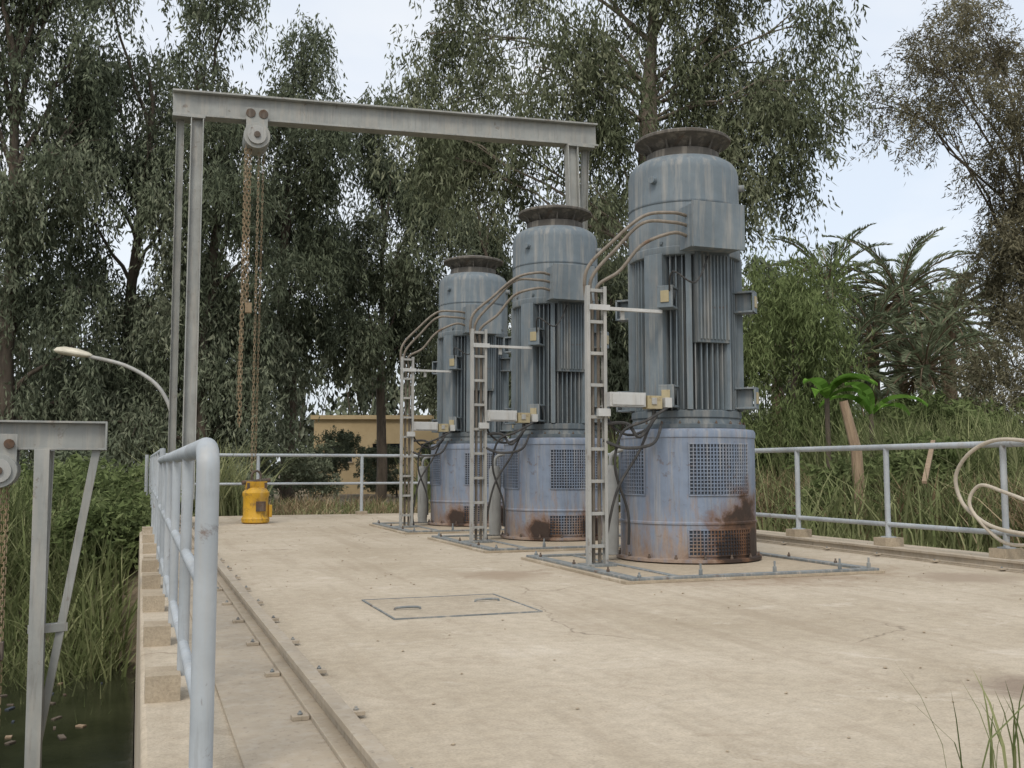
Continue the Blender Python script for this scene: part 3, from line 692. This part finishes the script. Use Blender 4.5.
def banana(x,y,z,nlv,sc):
    P=[];F=[];T=[];o=0
    for i in range(nlv):
        az=rng.uniform(0,6.28); e=R(rng.uniform(50,85)); L=sc*rng.uniform(.9,1.3); n=10; p=np.array([x,y,z],float); h=np.array([math.cos(az),math.sin(az),0]); sd=np.array([-math.sin(az),math.cos(az),0])
        for k in range(n+1):
            w=.17*sc*math.sin(min(1,k/n*1.02)*math.pi*.93+.12)
            P+= [p-sd*w+np.array([0,0,.06]),p,p+sd*w+np.array([0,0,.06])]
            p=p+(h*math.cos(e)+np.array([0,0,math.sin(e)]))*L/n; e-=R(11)
        for k in range(n):
            for j in(0,1): F.append([o+3*k+j,o+3*k+j+1,o+3*k+j+4,o+3*k+j+3]); T.append(rng.uniform(0,1))
        o+=3*(n+1)
    TV,TF=tubes_np([(wpath((x,y,-.6),(x,y,z+.1),6,.01),np.full(6,.05))])
    V=np.concatenate([np.array(P),TV]);Fa=np.concatenate([np.array(F),TF+o])
    quads_object('banana_plant',V,np.concatenate([np.zeros(len(F)),np.ones(len(TF))]),np.concatenate([T,np.zeros(len(TF))]),[L_ban,M_barkd],Fa)
xx,yy=site(20,6.25); banana(xx,yy,2.2,6,1.0); xx,yy=site(20.5,7.3); banana(xx,yy,1.9,4,1.1)

# ---------------------------------------------------------------- reeds and grass
def blades(name,x,y,hgt,wd,mat,lean=.35,tb=0.,z=None,tr=.6):
    n=len(x); z=height(x,y)-.03 if z is None else z
    B=np.stack([x,y,z],-1); a=rng.uniform(0,2*np.pi,n); h=np.stack([np.cos(a),np.sin(a),np.zeros(n)],-1)
    a2=a+np.pi/2+rng.normal(size=n)*.5; s=np.stack([np.cos(a2),np.sin(a2),np.zeros(n)],-1)
    hgt=hgt[:n]; wd=wd[:n]
    ln=(lean*rng.uniform(.2,1.6,n)*hgt)[:,None]; rows_=[]
    for t,wf in((0,.8),(.35,1.),(.7,.7),(1.,.06)):
        c=B+h*ln*t**2; c[:,2]+=hgt*(t-.18*(ln[:,0]/np.maximum(hgt,.01))*t**3)
        rows_.append(c-s*(wd*wf/2)[:,None]); rows_.append(c+s*(wd*wf/2)[:,None])
    V=np.stack(rows_,1).reshape(-1,3); b=np.arange(n)[:,None,None]*8
    F=(b+np.array([[0,1,3,2],[2,3,5,4],[4,5,7,6]])[None]).reshape(-1,4)
    T=np.repeat(np.clip(rng.uniform(0,tr,n)+rng.uniform(0,1-tr,n)+tb,0,1),3)
    return quads_object(name,V,np.zeros(len(F)),T,[mat],F)
def patch(n,x0,x1,y0,y1,k=None,sg=.5):
    if k is None: return rng.uniform(x0,x1,n),rng.uniform(y0,y1,n)
    cx=rng.uniform(x0,x1,k);cy=rng.uniform(y0,y1,k);w=rng.integers(0,k,n)
    return cx[w]+rng.normal(size=n)*sg,cy[w]+rng.normal(size=n)*sg
def U(a,b,n): return rng.uniform(a,b,n)
n=13000; x,y=patch(n,-13,-.4,11.8,20.5,220,.4); k=(x<-.12)|(y>20.3); x,y=x[k],y[k]; n=len(x)
blades('reeds',x,y,U(.5,1.4,n),U(.015,.04,n),L_reed,.5)
n=7000; x,y=patch(n,-2.2,-.2,11.2,20,90,.35); k=x<-.1; x,y=x[k],y[k]; n=len(x)
blades('reeds',x,y,U(.4,1.1,n),U(.015,.035,n),L_reed,.6,.05)
n=4000; x,y=patch(n,-10,-.4,11.0,13.5,60,.35); k=x<-.15; x,y=x[k],y[k]; n=len(x)
blades('reeds',x,y,U(.7,1.4,n),U(.02,.045,n),L_reed,.45,.1)
n=8000; x,y=patch(n,-20,-2,18,27,140,.6); blades('reeds',x,y,U(.5,1.3,n),U(.025,.05,n),L_reed,.5,-.1)
n=9000; x,y=patch(n,-1,12,20.3,32,150,.55); k=y>20.05; x,y=x[k],y[k]; n=len(x); blades('grass',x,y,U(.12,.5,n),U(.012,.028,n),L_reed,.6,0.)
n=4500; x,y=patch(n,-1,10,20.3,30,60,.4); k=y>20.05; x,y=x[k],y[k]; n=len(x); blades('dry_grass',x,y,U(.2,.7,n),U(.012,.024,n),L_dry,.7,0.)
n=500; x,y=patch(n,.6,2.0,20.4,21.5,6,.25); k=y>20.05; x,y=x[k],y[k]; n=len(x); blades('reeds',x,y,U(1.,2.1,n),U(.02,.04,n),L_reed,.5,.3)
n=12000; x,y=patch(n,8.65,11,2,22); blades('grass',x,y,U(.08,.4,n),U(.01,.02,n),L_reed,.6,.2)
n=7500; x,y=patch(n,10.6,13.5,5,24,70,.45); k=x>9.8; x,y=x[k],y[k]; n=len(x); blades('dry_reeds',x,y,U(.6,1.5,n),U(.014,.032,n),L_dry,.65,-.05)
n=8500; x,y=patch(n,9.8,14,5,24,120,.5); k=x>9.2; x,y=x[k],y[k]; n=len(x); blades('reeds',x,y,U(.5,1.5,n),U(.018,.035,n),L_reed,.55,.12)
n=17000; x,y=patch(n,12.8,20,5,27,240,.6); blades('reeds',x,y,U(1.3,2.7,n),U(.022,.045,n),L_reed,.5,.15)
n=6000; x,y=patch(n,9.5,16,22,34,90,.6); blades('reeds',x,y,U(1.2,2.4,n),U(.025,.05,n),L_reed,.4,0)
n=20; x=2.34+rng.normal(size=n)*.09; y=2.3+rng.normal(size=n)*.05
blades('grass_tuft',x,y,U(.2,.40,n),U(.005,.010,n),L_reed,.6,-.1,z=np.zeros(n)-.005)
def bush(D,L,rs,h,mat,n=340,ll=(.08,.18),lw=.055):
    x_,y_=site(D,L); z=float(height(x_,y_))
    tree('shrub',D,L,[(rng.uniform(-.6,.6)*rs,rng.uniform(-.4,.4)*rs,z+h*f,rs*.6,rs*.6,h*.3) for f in(.35,.5,.7,.8)],mat,M_barkd,n,26,ll=ll,lw=lw,sl=(.1,.5),tr=.05,fork=.3,sub=.5,up=.45,spread=.45)
for (D,L,rs,h) in((15,-6.0,.8,.9),(16,-7.4,1.0,1.1),(17.5,-7.6,1.3,1.2),(19,-8.4,1.4,1.3),(22,-9.5,1.5,1.5),(24,-7.4,1.4,1.1),(27,-8.,1.4,1.5),(31,-1.,1.5,1.6),(20,-6.6,.8,.8),(33,-7.5,1.6,2.2),(34,-9.8,1.8,2.6),(33,-13,2.0,2.8),(30,-15.5,2.0,2.6),(44,-5.0,1.3,2.3),(45,-8.3,1.5,3.0),(43,-3.2,1.2,2.0)):
    bush(D,L,rs,h,L_wil if D<21 else L_euc)
for (D,L,rs,h) in((22,9.5,1.6,2.4),(25,8.2,1.5,2.6),(26,12,1.8,3.),(18,7.9,1.2,1.7),(30,10.2,2.,3.2),(27,5.2,1.5,2.6),(31,14.,2.,3.2),(17,6.2,1.0,1.4)):
    bush(D,L,rs,h,L_wil,480,(.1,.24),.06)

r=MB()
for i in range(420):
    x=rng.uniform(.8,8.3); y=rng.uniform(2.,19); s=rng.uniform(.004,.013)
    if abs(x-1.92)<.5 and abs(y-6.42)<.5: continue
    vs=[(x+s*a*rng.uniform(.6,1.3),y+s*b_*rng.uniform(.6,1.3),s*.4+s*c_*.5) for a,b_,c_ in((1,0,0),(-1,0,0),(0,1,0),(0,-1,0),(0,0,1),(0,0,-1))]
    r.add(vs,[(0,2,4),(2,1,4),(1,3,4),(3,0,4),(2,0,5),(1,2,5),(3,1,5),(0,3,5)],M_blk)
r.build('gravel')
r=MB()
for i in range(70):
    x=rng.uniform(-6,-.3); y=rng.uniform(10.2,12.8); s=rng.uniform(.02,.06); a=rng.uniform(0,3)
    r.box((x,y,-1.545),(s*rng.uniform(1,3.5),s,.015),random.choice([M_wood,M_dark,M_rustd,M_barkd,M_barkd]),rz=a)
r.build('floating_debris')

# ---------------------------------------------------------------- sky, sun, camera
wd=bpy.data.worlds.new('World'); S.world=wd; wd.use_nodes=True; nt=wd.node_tree
bg=nt.nodes['Background']; sky=nd(nt,'ShaderNodeTexSky',sky_type='NISHITA'); sky.sun_disc=False
sky.sun_elevation=R(52); sky.sun_rotation=R(215); sky.dust_density=4.; sky.air_density=1.; sky.ozone_density=1.
nt.links.new(sky.outputs[0],bg.inputs['Color']); bg.inputs['Strength'].default_value=.05
tc=nd(nt,'ShaderNodeTexCoord').outputs['Generated']
mp=nd(nt,'ShaderNodeMapping'); mp.inputs['Scale'].default_value=(1,1,2.5); nt.links.new(tc,mp.inputs[0])
cn=noise(nt,mp.outputs[0],2.2,5,.55,.3)
bg2=nd(nt,'ShaderNodeBackground'); nt.links.new(ramp(nt,cn,[(.35,(.62,.67,.73)),(.65,(.78,.78,.77))]),bg2.inputs['Color']); bg2.inputs['Strength'].default_value=1.08
ad=nd(nt,'ShaderNodeAddShader'); nt.links.new(bg.outputs[0],ad.inputs[0]); nt.links.new(bg2.outputs[0],ad.inputs[1])
nt.links.new(ad.outputs[0],nt.nodes['World Output'].inputs['Surface'])
su=bpy.data.lights.new('sun','SUN'); su.energy=1.4; su.angle=R(18); su.color=(1,.93,.82)
so=bpy.data.objects.new('sun',su); S.collection.objects.link(so)
el,azs=R(52),R(215)
dirn=Vector((math.sin(azs)*math.cos(el),math.cos(azs)*math.cos(el),math.sin(el)))
so.rotation_euler=dirn.to_track_quat('Z','Y').to_euler()
cam=bpy.data.cameras.new('camera'); cam.lens=35.5; cam.sensor_width=36; cam.clip_end=3000; cam.clip_start=.05
co=bpy.data.objects.new('camera',cam); S.collection.objects.link(co); co.location=(0,0,.9)
co.rotation_euler=(R(94.75),0,R(-20.2)); S.camera=co
S.view_settings.view_transform='Standard'; S.view_settings.look='None'; S.view_settings.exposure=0
